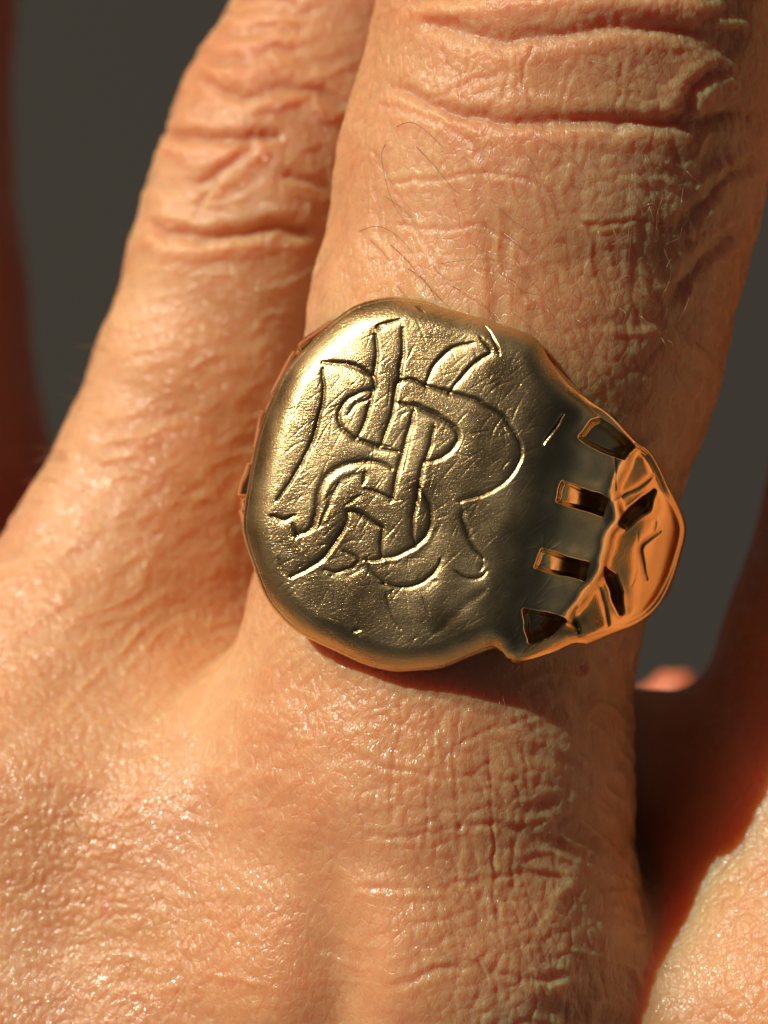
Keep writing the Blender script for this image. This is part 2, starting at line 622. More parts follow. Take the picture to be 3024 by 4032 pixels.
# creases: points, width px, depth cm, lip cm
CREASES = [
    # knuckle folds of the ring finger
    ([(1560, 60), (1700, 90), (1850, 130), (1960, 150), (2080, 150), (2230, 135), (2370, 100), (2480, 95), (2640, 110), (2800, 120)], 32, .026, .006),
    ([(1480, 300), (1640, 380), (1780, 440), (1900, 475), (2100, 475), (2300, 470), (2480, 485), (2640, 490), (2800, 462), (3020, 440)], 28, .028, .006),
    ([(1500, 0), (1700, -30), (2000, -60), (2400, -80), (2900, -20)], 35, .035, .02),
    ([(1460, 420), (1620, 440), (1750, 500), (1840, 560), (1900, 640), (1930, 720)], 16, 0.0066, 0.0035),
    ([(2900, 250), (2760, 330), (2690, 440), (2620, 480)], 22, .015, .012),
    ([(3000, 640), (2860, 700), (2740, 830), (2640, 870)], 20, .014, .012),
    ([(2950, 900), (2820, 960), (2700, 1080), (2620, 1200)], 20, .014, .012),
    # vertical folds inside the knuckle skin
    ([(1730, 180), (1760, 260), (1800, 290), (1830, 400)], 10, 0.0066, 0.0021),
    ([(1850, 170), (1840, 260), (1830, 400)], 10, 0.0066, 0.0021),
    ([(1960, 160), (2000, 260), (1985, 420)], 10, 0.0066, 0.0021),
    ([(2110, 170), (2060, 300), (2110, 430)], 9, 0.0055, 0.0021),
    ([(2270, 250), (2230, 350), (2200, 440)], 9, 0.0044, 0.0021),
    ([(2460, 210), (2440, 320), (2420, 430)], 9, 0.0044, 0.0021),
    ([(1620, 340), (1720, 380), (1850, 310), (1990, 300)], 9, 0.0055, 0.0017),
    ([(1480, 700), (1700, 715), (1950, 690), (2150, 760), (2250, 860)], 10, 0.0055, 0.0021),
    ([(2260, 880), (2350, 880), (2500, 870), (2640, 890)], 10, 0.0060, 0.0024),
    ([(1500, 880), (1700, 900), (1900, 900), (2100, 1010)], 9, 0.0050, 0.0017),
    ([(1430, 560), (1530, 700), (1640, 900), (1760, 1080)], 9, 0.0044, 0.0017),
    # pinky knuckle folds
    ([(640, 520), (700, 530), (820, 545), (940, 555), (1010, 545), (1120, 530)], 26, 0.0310, 0.0120),
    ([(560, 870), (640, 915), (740, 930), (850, 925), (950, 915), (1100, 900), (1260, 905)], 24, 0.0341, 0.0120),
    ([(760, 350), (860, 350), (960, 375), (1060, 350), (1180, 345), (1290, 385), (1400, 440)], 24, 0.0217, 0.0080),
    ([(1010, 555), (930, 640), (840, 690), (760, 740)], 20, 0.0186, 0.0060),
    ([(800, 240), (950, 235), (1060, 200), (1200, 190)], 20, 0.0124, 0.0060),
    ([(850, 150), (1000, 130), (1130, 115), (1250, 100)], 18, 0.0112, 0.0048),
    ([(900, 80), (1000, 60), (1150, 50), (1260, 50)], 18, 0.0112, 0.0048),
    ([(930, 20), (1050, 10), (1200, 5)], 18, 0.0112, 0.0048),
    ([(1100, 700), (1180, 720), (1300, 760)], 20, 0.0155, 0.0048),
    ([(770, 840), (800, 780), (850, 700)], 16, 0.0124, 0.0040),
    # folds running down over the back of the hand near the ring finger's base
    ([(1600, 2720), (1850, 2780), (2050, 2860), (2200, 2950)], 14, 0.0055, 0.0021),
    ([(1350, 2950), (1600, 3040), (1900, 3060), (2200, 3090), (2400, 3100)], 12, 0.0044, 0.0021),
    ([(1400, 3300), (1640, 3280), (1900, 3250), (2150, 3310)], 12, 0.0050, 0.0021),
    ([(1350, 3480), (1700, 3500), (2000, 3440), (2300, 3460)], 12, 0.0050, 0.0021),
    ([(1500, 3900), (1800, 3800), (2100, 3850), (2400, 3820)], 14, 0.0055, 0.0024),
    ([(1570, 2700), (1570, 2900), (1550, 3150), (1590, 3400)], 8, 0.0039, 0.0021),
    ([(1690, 2720), (1700, 2920), (1690, 3100), (1660, 3400)], 8, 0.0039, 0.0021),
    ([(1800, 2780), (1790, 3000), (1800, 3250), (1820, 3550)], 8, 0.0044, 0.0021),
    ([(1910, 2850), (1930, 3100), (1950, 3400), (1960, 3700)], 8, 0.0044, 0.0021),
    ([(2060, 2900), (2080, 3150), (2020, 3400), (2090, 3650)], 8, 0.0039, 0.0021),
    ([(1780, 2960), (1900, 2870), (2050, 2840), (2200, 2770)], 9, 0.0050, 0.0021),
]


def relief(Vn, Nn, px, py, w_ring, w_pinky, fing):
    d = np.zeros(len(px))
    tone = np.zeros(len(px))
    # wobble the crease coordinates so no fold is a clean curve
    wq = np.stack([px / 90, py / 90, 0 * px], 1)
    wx = px + 14 * vnoise(wq, 3) + 6 * vnoise(wq * 3.1, 8)
    wy = py + 14 * vnoise(wq, 5) + 6 * vnoise(wq * 3.1, 9)
    for pts, w, dep, lip in CREASES:
        pts = spline(pts, 4)
        x0, y0 = pts.min(0) - 4 * w
        x1, y1 = pts.max(0) + 4 * w
        m = (wx > x0) & (wx < x1) & (wy > y0) & (wy < y1)
        mx = pts[:, 0].mean()
        is_p = mx < 1350 and pts[:, 1].mean() < 1500
        q, t, sd = seg_dist(wx[m], wy[m], pts)
        fade = sstep(0, .12, t) * sstep(1, .88, t)
        fade = fade * (w_pinky[m] if is_p else (1 - w_pinky[m]))
        v = -dep * np.exp(-(q / w) ** 2) * (1 - .35 * (q / w)) + lip * np.exp(-((q - 2.4 * w) / (1.3 * w)) ** 2)
        d[m] += v * fade
        tone[m] += fade * np.exp(-(q / (1.3 * w)) ** 2) * min(dep / .03, 1)
    # rotated coordinates along the finger (cm)
    a = math.radians(-14)
    u = Vn[:, 0] * math.cos(a) - Vn[:, 1] * math.sin(a)
    v = Vn[:, 0] * math.sin(a) + Vn[:, 1] * math.cos(a)
    q = np.stack([u, v, Vn[:, 2]], 1)
    warp = np.stack([fbm(q * 3.5, 2, 11), fbm(q * 3.5, 2, 12), fbm(q * 3.5, 2, 13)], 1)
    qw = q + .035 * warp
    # medium cells of the skin (puffed plates between lines)
    hand_m = 1 - w_pinky * fing
    for sc, amp, seed in (((9.5, 9.5, 9.5), .0038, 21), ((19, 13, 19), .0040, 25)):
        d1, d2 = worley(qw * np.array(sc), seed, .72)
        e = np.clip((d2 - d1) / .36, 0, 1)
        big = sstep(-.5, .5, fbm(q * 1.7, 2, 31))
        am = amp * (.55 + .75 * big)
        if seed == 21:
            am = am * (.35 + .95 * sstep(1300, 1700, px) * sstep(2500, 2900, py) + .35 * sstep(900, 200, py))
        d += am * (1 - (1 - e) ** 2.2 - .7) * hand_m
    # stretched lines across the left back of the hand and down the web
    b_ = math.radians(28)
    s1 = q[:, 0] * math.cos(b_) + q[:, 1] * math.sin(b_)
    s2 = -q[:, 0] * math.sin(b_) + q[:, 1] * math.cos(b_)
    qs = np.stack([s1 * 3.2, s2 * 13.5, q[:, 2] * 4], 1) + .35 * warp
    r = 1 - np.abs(vnoise(qs, 41)) * 1.6
    left = sstep(1500, 900, px) * sstep(1500, 2100, py)
    d += .0065 * r * left * sstep(3500, 2700, py)
    b_ = math.radians(-25)
    s1 = q[:, 0] * math.cos(b_) + q[:, 1] * math.sin(b_)
    s2 = -q[:, 0] * math.sin(b_) + q[:, 1] * math.cos(b_)
    qs = np.stack([s1 * 4, s2 * 11, q[:, 2] * 4], 1) + .3 * warp
    d += .0045 * (1 - np.abs(vnoise(qs, 43)) * 1.6) * sstep(2400, 2900, py) * sstep(2300, 1500, px)
    # pinky: rows of small ridges across the finger
    qs = np.stack([q[:, 0] * 4.5, q[:, 1] * 13, q[:, 2] * 5], 1) + .5 * warp
    d += (.006 * (1 - np.abs(vnoise(qs, 47)) * 1.7)) * w_pinky * fing
    d1, d2 = worley(qw * np.array((19, 24, 19)), 49)
    d += .005 * np.sqrt(np.clip((d2 - d1) / .5, 0, 1) + .001) * w_pinky
    # many fine wrinkles over the knuckle of the little finger
    qs = np.stack([q[:, 0] * 3.2 + q[:, 1] * .8, q[:, 1] * 11, q[:, 2] * 3], 1) + .8 * warp
    d += .0055 * (1 - np.abs(vnoise(qs, 53)) * 2) * w_pinky * sstep(1050, 850, py)
    # small soft bumps on the left of the back of the hand
    d1, d2 = worley(qw * np.array((23, 15, 20)), 63, .9)
    d += .0030 * (1 - (1 - np.clip((d2 - d1) / .45, 0, 1)) ** 2) * sstep(1700, 1100, px) * sstep(1900, 2500, py)
    # lines running along the ring finger above the ring
    qs = np.stack([q[:, 0] * 11, q[:, 1] * 2.6, q[:, 2] * 8], 1) + .9 * warp
    up = w_ring * sstep(1500, 1250, py) * sstep(450, 650, py) * (1 - w_pinky)
    d += .0055 * (1 - np.abs(vnoise(qs, 57)) * 2) * up
    qs = np.stack([q[:, 0] * 20 + 6 * q[:, 1], q[:, 1] * 6, q[:, 2] * 14], 1) + .9 * warp
    d += .0013 * (1 - np.abs(vnoise(qs, 58)) * 2) * w_ring
    # flank of the ring finger towards the right: slanting wrinkles
    flank = w_ring * sstep(.25, .75, Nn[:, 0])
    b_ = math.radians(58)
    s1 = q[:, 1] * math.cos(b_) + q[:, 2] * math.sin(b_)
    s2 = -q[:, 1] * math.sin(b_) + q[:, 2] * math.cos(b_)
    qs = np.stack([s1 * 5, s2 * 15, q[:, 0] * 2], 1) + .5 * warp
    d += .015 * (1 - np.abs(vnoise(qs, 51)) * 1.7) * flank
    # hollow between the knuckles of the little and the ring finger
    q_, t_, _s = seg_dist(px, py, spline([(1150, 3000), (1215, 3300), (1270, 3700), (1310, 4300)], 5))
    d -= .15 * np.exp(-(q_ / 175) ** 2) * sstep(3150, 3900, py)
    # slow undulation
    d += .009 * fbm(q * 2.3, 2, 61)
    return d, tone


d = np.zeros(len(V))
tone = np.zeros(len(V))
dd, tt = relief(V[near], N[near], PX[near], PY[near], on_ring[near], on_pinky[near], finger[near])
edge = sstep(-250, -50, PX[near]) * sstep(3300, 3150, PX[near]) * sstep(-250, -80, PY[near]) * sstep(4300, 4120, PY[near]) * sstep(-.35, 0, N[near][:, 2])
d[near] = dd * edge
tone[near] = tt
HV = V + N * d[:, None]
me = mesh_np('hand', HV, Q)
MAT_SKIN = skin_material('skin')


def paint(me, V, tone, px, py, lit_through_red=None, thin=None):
    base = np.array([.665, .36, .185])
    red = np.array([.60, .27, .145])
    pale = np.array([.71, .43, .25])
    if lit_through_red is not None:
        red = np.array(lit_through_red)  # red of light passing through a finger, put into the colour
    n = sstep(-.6, .8, fbm(V * 1.3, 3, 71))[:, None]
    c = base * (1 - n) + pale * n
    k = np.clip(tone * .35 + .4 * sstep(.0, .9, fbm(V * 2.1 + 9, 3, 75)) + .15 * sstep(900, 300, py) + .35 * np.exp(-((px - 1250) / 300) ** 2) * sstep(2900, 3600, py), 0, 1)[:, None]
    c = c * (1 - k) + red * k
    mk = np.exp(-(((px - 418) / 14) ** 2 + ((py - 3560) / 38) ** 2))[:, None]
    c = c * (1 - .7 * mk) + np.array([.7, .2, .17]) * .7 * mk
    col = np.ones((len(V), 4), F)
    col[:, :3] = c
    if thin is not None:
        col[:, 3] = 1 + 2.4 * thin
    a = me.color_attributes.new('tone', 'FLOAT_COLOR', 'POINT')
    a.data.foreach_set('color', col.ravel())
    # direction in which the skin's fine lines run: fanning out from the finger over the back of the hand
    fx, fy = V[:, 0] - .65, V[:, 1] - 3.1
    fl = np.stack([np.arctan2(fx, -fy) * 4.2, np.hypot(fx, fy), V[:, 2]], 1).astype(F)
    a = me.attributes.new('flow', 'FLOAT_VECTOR', 'POINT')
    a.data.foreach_set('vector', fl.ravel())


paint(me, V, tone, PX, PY, None, sstep(2450, 2620, PX) * sstep(2000, 2500, PY) * sstep(.0, .15, dr))
hand = link('hand', me, MAT_SKIN)
hand['label'] = 'sunlit back of a hand with fingers spread, wearing the gold signet ring'
hand['category'] = 'hand'
print('hand verts', len(V))

# ------------------------------------------------------------------ second hand, far out of focus
A2 = chain([(-700, -2600, -5.2, 700), (-880, -1200, -5, 860), (-860, 0, -5, 900), (-870, 550, -5, 895), (-840, 1200, -5, 930),
            (-800, 1800, -5, 960), (-700, 2400, -5.2, 1050), (-300, 4200, -6, 1500)])
B2 = chain([(2660, 2700, -5, 80), (2650, 2830, -5.1, 150), (2350, 3300, -5.6, 500), (1500, 4600, -6.4, 900)])
C2 = chain([(2440, 2950, -3.6, 180), (2900, 3050, -3.4, 240), (3300, 3300, -3.4, 400), (2500, 4500, -5, 900)])
D2 = chain([(-300, 4200, -6.4, 1500), (1200, 5200, -6.6, 1500), (1500, 9000, -6.6, 1700)])


@chunked
def hand2_sdf(p, lo, hi):
    d = chain_sdf(p, A2)
    d = smin(d, chain_sdf(p, B2), .4)
    d = smin(d, chain_sdf(p, D2), 1.0)
    return d


V2, Q2 = surface_nets(hand2_sdf, np.arange(-4.2, 5, .12), np.arange(-9, 7, .12), np.arange(-9.5, -3.2, .12))
V2 = project(hand2_sdf, V2, 2)
me = mesh_np('other_hand', V2, Q2)
p2 = topx(V2)
paint(me, V2, np.zeros(len(V2)) + 2, p2[0], p2[1], (.56, .14, .075))  # glow of light through the finger painted into this hand's skin
h2 = link('hand', me, skin_material('skin_behind'))
h2['label'] = 'blurred red-brown hand behind and below, its finger along the left edge'
h2['category'] = 'hand'

# ------------------------------------------------------------------ signet ring
C1 = lambda pts: [(900 + x * .7233, 1100 + y * .7233) for x, y in pts]      # points read off two enlargements
C2_ = lambda pts: [(1900 + x * .5425, 1500 + y * .5425) for x, y in pts]
OUT = C1([(870, 115), (700, 160), (560, 260), (450, 370), (340, 490), (260, 640), (180, 850), (130, 1100), (100, 1300),
          (112, 1420), (170, 1600), (230, 1740), (330, 1860), (430, 1930), (600, 2010), (750, 2080), (900, 2118)]) + \
      [(1640, 2630), (1744, 2618), (1864, 2568), (1945, 2545), (1985, 2583), (2045, 2604), (2166, 2572), (2262, 2532), (2310, 2535), (2407, 2498),
       (2510, 2455), (2588, 2390), (2645, 2290), (2685, 2165), (2700, 2080), (2676, 2004), (2627, 1912), (2589, 1830), (2550, 1772),
       (2503, 1740), (2407, 1640), (2322, 1578), (2238, 1512), (2166, 1420), (2106, 1332)] + C1([(1500, 250), (1300, 190), (1150, 150), (1000, 120)])
OUT = spline(OUT, 8, True)
CX, CY = 1780., 1930.
ang = np.arctan2(OUT[:, 1] - CY, OUT[:, 0] - CX)
rad = np.hypot(OUT[:, 0] - CX, OUT[:, 1] - CY)
o = np.argsort(ang)
ang, rad = ang[o], rad[o]
NP_, NR = 1000, 330
ph = np.linspace(-math.pi, math.pi, NP_, endpoint=False)
R = np.interp(ph, np.r_[ang[-1] - 2 * math.pi, ang, ang[0] + 2 * math.pi], np.r_[rad[-1], rad, rad[0]])
OUTP = np.stack([CX + R * np.cos(ph), CY + R * np.sin(ph)], 1)
tr = np.linspace(0, 1, NR)
tr = tr * .65 + .35 * np.sin(tr * math.pi / 2)     # denser towards the rim
tr[0] = .002
RX = CX + tr[:, None] * R * np.cos(ph)
RY = CY + tr[:, None] * R * np.sin(ph)
rx, ry = RX.ravel(), RY.ravel()


def across(px, py):
    """distance across the finger in cm, right positive, and along it"""
    a = math.radians(13)
    x, y = (px - 1862) * S, (py - 1960) * S
    return x * math.cos(a) + y * math.sin(a), -x * math.sin(a) + y * math.cos(a)


PU = np.array([-1.3, -1.05, -.85, -.6, -.3, -.05, .15, .28, .38, .5, .62, .74, .84, .92, .98, 1.05])
PZ = np.array([-.22, -.04, .05, .12, .175, .205, .21, .185, .14, .045, -.06, -.19, -.33, -.49, -.68, -1.0])
PZ = PZ - .055 * (1 - sstep(.3, 1.05, PU))



def ring_base(px, py):
    u, v = across(px, py)
    # smooth interpolation of the profile
    uu = np.linspace(-1.3, 1.1, 600)
    zz = np.interp(uu, PU, PZ)
    kk = np.exp(-np.linspace(-2, 2, 41) ** 2)
    zz = np.convolve(np.pad(zz, 20, 'edge'), kk / kk.sum(), 'valid')
    z = np.interp(u, uu, zz)
    # gentle dome along the finger on the face; the shoulder is a little hollow
    w = sstep(.45, .2, u)
    z -= w * .10 * (v + .02) ** 2
    return z, u, v


Zb, U_, V_ = ring_base(rx, ry)
e = np.full(len(rx), 1e9)
m = tr.repeat(NP_) > .3
e[m] = seg_dist(rx[m], ry[m], np.r_[OUTP[::5], OUTP[:1]])[0]
rho = 92 - 40 * sstep(.25, .6, U_)
t = np.clip(1 - e / rho, 0, 1)
Zr = Zb - rho * S * .62 * t ** 2.0

# engraved monogram: polyline in the first enlargement, width px, depth cm
ENG = [
    ([(812, 248), (870, 236), (930, 214)], 7, .010), ([(808, 262), (850, 262)], 8, .005),
    ([(797, 300), (806, 400), (800, 500), (790, 600), (765, 700), (735, 800), (705, 862)], 9, .011),
    ([(950, 262), (950, 350), (942, 450), (928, 540), (905, 650), (880, 760), (852, 850), (833, 905)], 9, .012),
    ([(512, 446), (600, 458), (700, 480), (788, 526)], 10, .012),
    ([(512, 480), (520, 600), (502, 720), (462, 860), (410, 980), (340, 1100), (265, 1205)], 8, .012),
    ([(788, 602), (700, 622), (635, 668), (603, 730), (612, 800), (660, 852), (740, 890), (830, 925), (925, 938)], 9, .010),
    ([(765, 650), (700, 680), (655, 735)], 8, .006), ([(725, 870), (800, 900), (880, 915)], 7, .006),
    ([(1010, 718), (985, 820), (955, 920), (930, 1020), (908, 1120), (890, 1200)], 9, .012),
    ([(1022, 740), (1000, 850), (975, 940), (955, 1040)], 5, .005),
    ([(1120, 812), (1098, 900), (1062, 1000), (1042, 1080), (1026, 1180), (1005, 1300), (1000, 1400), (1018, 1448)], 9, .012),
    ([(925, 556), (1000, 548), (1080, 580), (1200, 615), (1300, 640), (1400, 685), (1480, 735), (1540, 810), (1580, 885),
      (1588, 960), (1560, 1040), (1500, 1110), (1400, 1168), (1258, 1208)], 9, .012),
    ([(935, 668), (1000, 690), (1100, 730), (1190, 780), (1242, 830), (1244, 880), (1205, 940), (1150, 980), (1078, 996)], 10, .012),
    ([(1000, 672), (1080, 700), (1160, 740)], 6, .005),
    ([(1075, 582), (1100, 505), (1150, 435), (1230, 368), (1330, 345)], 8, .010),
    ([(1203, 618), (1250, 560), (1300, 500), (1355, 445), (1425, 400), (1370, 325)], 8, .010),
    ([(1400, 255), (1440, 330), (1474, 402)], 6, .008),
    ([(888, 1030), (820, 1000), (740, 990), (640, 1010), (560, 1052), (505, 1130), (485, 1220), (472, 1300), (430, 1370), (368, 1392)], 13, .012),
    ([(238, 1290), (300, 1308), (352, 1288)], 9, .010), ([(345, 1330), (375, 1390)], 8, .007),
    ([(600, 1110), (560, 1200), (520, 1290), (500, 1340)], 8, .007), ([(750, 1050), (735, 1110)], 9, .007),
    ([(745, 1138), (820, 1165), (890, 1192)], 8, .008),
    ([(655, 1268), (640, 1325), (602, 1400), (560, 1462), (500, 1530), (420, 1580), (340, 1618)], 8, .012),
    ([(655, 1262), (720, 1280), (780, 1318), (838, 1350)], 13, .010), ([(842, 1358), (828, 1430), (835, 1512)], 8, .009),
    ([(1035, 1130), (1082, 1200), (1102, 1290), (1086, 1370), (1030, 1440), (950, 1490), (860, 1518), (755, 1530)], 10, .013),
    ([(840, 1655), (940, 1672), (1020, 1662), (1092, 1620), (1135, 1570), (1150, 1520)], 9, .014),
    ([(765, 1545), (780, 1600), (850, 1655)], 7, .005),
    ([(520, 1585), (600, 1590), (670, 1568), (702, 1525), (630, 1480)], 8, .008),
    ([(1275, 1262), (1282, 1340), (1312, 1420), (1355, 1485), (1388, 1522)], 12, .010),
    ([(1238, 1588), (1300, 1628), (1370, 1620), (1406, 1588)], 8, .010), ([(1390, 1550), (1375, 1580)], 6, .008),
    ([(858, 1718), (880, 1800), (910, 1860), (938, 1905)], 6, .004), ([(1060, 1730), (1090, 1822)], 6, .003),
    ([(1390, 1700), (1270, 1780), (1130, 1925)], 22, .004),
    ([(1020, 150), (1060, 180)], 9, .006), ([(685, 1918), (715, 1905)], 8, .010),
    ([(870, 1545), (960, 1530), (1060, 1470), (1125, 1370)], 22, .004), ([(900, 1700), (1020, 1690), (1120, 1640)], 20, .004),
    ([(560, 1610), (650, 1605), (730, 1560)], 16, .004), ([(545, 1190), (600, 1100), (690, 1060)], 14, .004), ([(300, 1600), (270, 1520)], 8, .004), ([(640, 1230), (720, 1180)], 8, .004),
]
ENG2 = [
    ([(588, 245), (520, 345), (440, 458)], 8, .010), ([(1285, 1092), (1200, 1150), (1148, 1220), (1165, 1340), (1188, 1440)], 7, .012),
    ([(840, 1490), (880, 1600), (912, 1775)], 6, .008), ([(1235, 690), (1130, 770), (960, 860)], 6, .008),
    ([(1255, 1020), (1240, 1090)], 4, .004), ([(1130, 1090), (1120, 1350), (1090, 1480)], 5, .0015),
    ([(960, 560), (970, 700), (980, 790)], 4, .004),
    ([(470, 810), (380, 800)], 5, .002), ([(690, 1640), (650, 1700), (690, 1800)], 10, .010),
    ([(580, 1740), (650, 1760), (690, 1830)], 9, .010),
]
Zd = np.zeros(len(rx))
GR = np.zeros(len(rx))
wq = np.stack([rx / 40, ry / 40, 0 * rx], 1)
wx = rx + 3.5 * vnoise(wq, 91)
wy = ry + 3.5 * vnoise(wq, 92)
for lst, cf in ((ENG, C1), (ENG2, C2_)):
    for pts, w, dep in lst:
        w = w * .88
        pts = spline(cf(pts), 5)
        x0, y0 = pts.min(0) - 7 * w
        x1, y1 = pts.max(0) + 7 * w
        m = (wx > x0) & (wx < x1) & (wy > y0) & (wy < y1)
        q, t, sd = seg_dist(wx[m], wy[m], pts)
        wd = w * (.45 + .85 * np.sin(np.clip(t, .02, .98) * math.pi) ** .6)
        cut = np.exp(-np.abs(q / wd) ** 2.2)
        # graver tilted: one side of each cut is a broad bevel
        bev = np.exp(-(q / (wd * 2.8)) ** 2) * (sd > 0)
        Zd[m] += -dep * (.75 * cut + .30 * bev * (1 - cut))
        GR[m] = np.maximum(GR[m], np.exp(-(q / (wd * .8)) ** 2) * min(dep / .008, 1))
# wear: dents and dings
rs = random.Random(11)
for i in range(700):
    x, y = rs.uniform(980, 2150), rs.uniform(1200, 2600)
    a = rs.gauss(-.75, .35) if rs.random() < .7 else rs.uniform(-3, 3)
    l = rs.uniform(30, 170)
    x1, y1 = x + l * math.cos(a), y + l * math.sin(a)
    m = (rx > min(x, x1) - 12) & (rx < max(x, x1) + 12) & (ry > min(y, y1) - 12) & (ry < max(y, y1) + 12)
    if m.any():
        q, t, sd = seg_dist(rx[m], ry[m], [(x, y), (x1, y1)])
        Zd[m] -= rs.uniform(.0004, .0012) * np.exp(-(q / rs.uniform(2.5, 4)) ** 2) * np.sin(np.clip(t, .03, .97) * math.pi)
wv = np.stack([rx / 220, ry / 220, 0 * rx], 1)
Zd += .0022 * fbm(wv, 2, 95) + .0005 * vnoise(wv * 5, 97)

PITS = [
    ([(715, 408), (805, 300), (850, 280), (1000, 390), (1092, 468), (1015, 555), (860, 500)], .10, 16, 0),
    ([(585, 738), (720, 790), (905, 860), (865, 965), (700, 915), (545, 868)], .095, 14, 1),
    ([(430, 1232), (580, 1275), (765, 1330), (735, 1438), (560, 1390), (393, 1355)], .095, 14, 1),
    ([(305, 1668), (440, 1690), (590, 1735), (500, 1835), (345, 1895), (325, 1800)], .10, 16, 0),
    ([(1000, 1035), (1080, 930), (1245, 795), (1200, 930), (1040, 1062)], .065, 14, 0),
    ([(895, 1365), (960, 1410), (1000, 1530), (1005, 1685), (960, 1600), (915, 1470)], .07, 14, 0),
]


def poly_sd(px, py, poly):
    poly = np.asarray(poly)
    q, t, s = seg_dist(px, py, np.r_[poly, poly[:1]])
    ins = np.zeros(len(px), bool)
    for (x1, y1), (x2, y2) in zip(poly, np.roll(poly, -1, 0)):
        c = ((y1 > py) != (y2 > py)) & (px < (x2 - x1) * (py - y1) / (y2 - y1 + 1e-9) + x1)
        ins ^= c
    return np.where(ins, -q, q)


for pts, dep, w, slot in PITS:
    poly = np.array(C2_(pts))
    x0, y0 = poly.min(0) - 150
    x1, y1 = poly.max(0) + 150
    m = (wx > x0) & (wx < x1) & (wy > y0) & (wy < y1)
    q = poly_sd(wx[m], wy[m], poly)
    v = -dep * sstep(w * .8, -w * .6, q) - (.022 if slot else .012) * np.exp(-(np.maximum(q, 0) / 48) ** 2)
    v += .0015 * np.exp(-((q - w * .9) / (w * .6)) ** 2)      # burr
    if slot:     # a cut that starts shallow at the head and runs deep
        f = sstep(poly[:, 0].min(), poly[:, 0].max(), wx[m])
        v = v * (.45 + .75 * f)
    Zd[m] += v
    GR[m] = np.maximum(GR[m], (.35 if slot else .6) * sstep(0, -18, q) * (sstep(poly[:, 0].min() + 40, poly[:, 0].max(), wx[m]) if slot else 1))  # pits darker inside, slots darker towards their right end
# prongs stand proud of the shoulder beyond them
L1 = np.array(C2_([(1085, 480), (1040, 600), (960, 800), (1000, 1000), (930, 1100), (880, 1290), (850, 1400), (780, 1500), (690, 1640), (600, 1740)]))
q, t, sd = seg_dist(wx, wy, spline(L1, 4))
sgn = np.where(sd < 0, -1, 1) * q
yl = (wy > L1[0, 1] - 60) & (wy < L1[-1, 1] + 40)
right = sstep(-30, 30, -sgn)
win = sstep(L1[0, 1] - 80, L1[0, 1] + 40, wy) * sstep(L1[-1, 1] + 60, L1[-1, 1] - 60, wy)
Zd -= .048 * win * right - .012 * np.exp(-(q / 26) ** 2) * np.where(yl, 1, 0)
Zr = Zr + Zd * sstep(0, 25, e)
RP = P(rx, ry, Zr)

# side wall with a rolled lip, going down to the skin
rim = []
zb = Zr.reshape(NR, NP_)[-1]
nx_, ny_ = (OUTP[:, 0] - CX) / R, (OUTP[:, 1] - CY) / R
for off, dn in ((1.5, .012), (-3, .028), (-9, .040), (-4, .050), (8, .062), (15, .080), (14, .10), (4, .12), (-10, .13), (-14, .19), (-18, .28), (-40, .42)):
    k = 1 + 0 * zb
    off = off * (1 - .85 * sstep(.30, .45, U_.reshape(NR, NP_)[-1]) * (dn < .125))
    rim.append(P(OUTP[:, 0] + nx_ * off, OUTP[:, 1] + ny_ * off, zb - dn * k))
RV = np.concatenate([RP] + rim)
NRR = NR + len(rim)
ii, jj = np.meshgrid(np.arange(NRR - 1), np.arange(NP_), indexing='ij')
a = ii * NP_ + jj
b2 = ii * NP_ + (jj + 1) % NP_
RQ = np.stack([a, a + NP_, b2 + NP_, b2], -1).reshape(-1, 4)[:, ::-1]
cx = RX.reshape(-1)
fx = np.concatenate([rx] + [OUTP[:, 0]] * len(rim))
fy = np.concatenate([ry] + [OUTP[:, 1]] * len(rim))
fu, fv = across(fx[RQ].mean(1), fy[RQ].mean(1))
SL = np.array([(2240, 1380), (2420, 1640)] + L1.tolist() + [(2110, 2480), (2010, 2640)])
_q, _t, _s = seg_dist(fx[RQ].mean(1), fy[RQ].mean(1), SL)
is_head = _s > 0
GOLD = (.88, .69, .37)
MAT_FACE = gold_material('worn_gold', GOLD, .30, 1.0)
MAT_SH = gold_material('polished_gold_warmed', (.84, .52, .22), .13, .3)  # same alloy as the face; warm reflection put into this oranger colour

ring = bpy.data.objects.new('signet_ring', None)
ring.empty_display_size = .5
SC.collection.objects.link(ring)
ring['label'] = 'worn gold signet ring with an engraved intertwined monogram, worn on the ring finger'
ring['category'] = 'ring'


def sub(name, mask, mat):
    q = RQ[mask]
    u, inv = np.unique(q, return_inverse=True)
    me = mesh_np(name, RV[u], inv.reshape(q.shape))
    gr = np.concatenate([GR, np.zeros(len(RV) - len(GR))])[u].astype(F)
    at = me.attributes.new('recess_dark', 'FLOAT', 'POINT')
    at.data.foreach_set('value', gr)
    at = me.attributes.new('polish', 'FLOAT', 'POINT')
    at.data.foreach_set('value', (sstep(.15, .35, across(fx, fy)[0])[u] * (mat is MAT_FACE)).astype(F))
    return link(name, me, mat, ring)


bezel = sub('bezel', is_head, MAT_FACE)
bezel['label'] = 'cushion-shaped face engraved with an interlaced monogram'
sh = sub('shoulder', ~is_head, MAT_SH)
sh['label'] = 'notched right shoulder with cut slots'

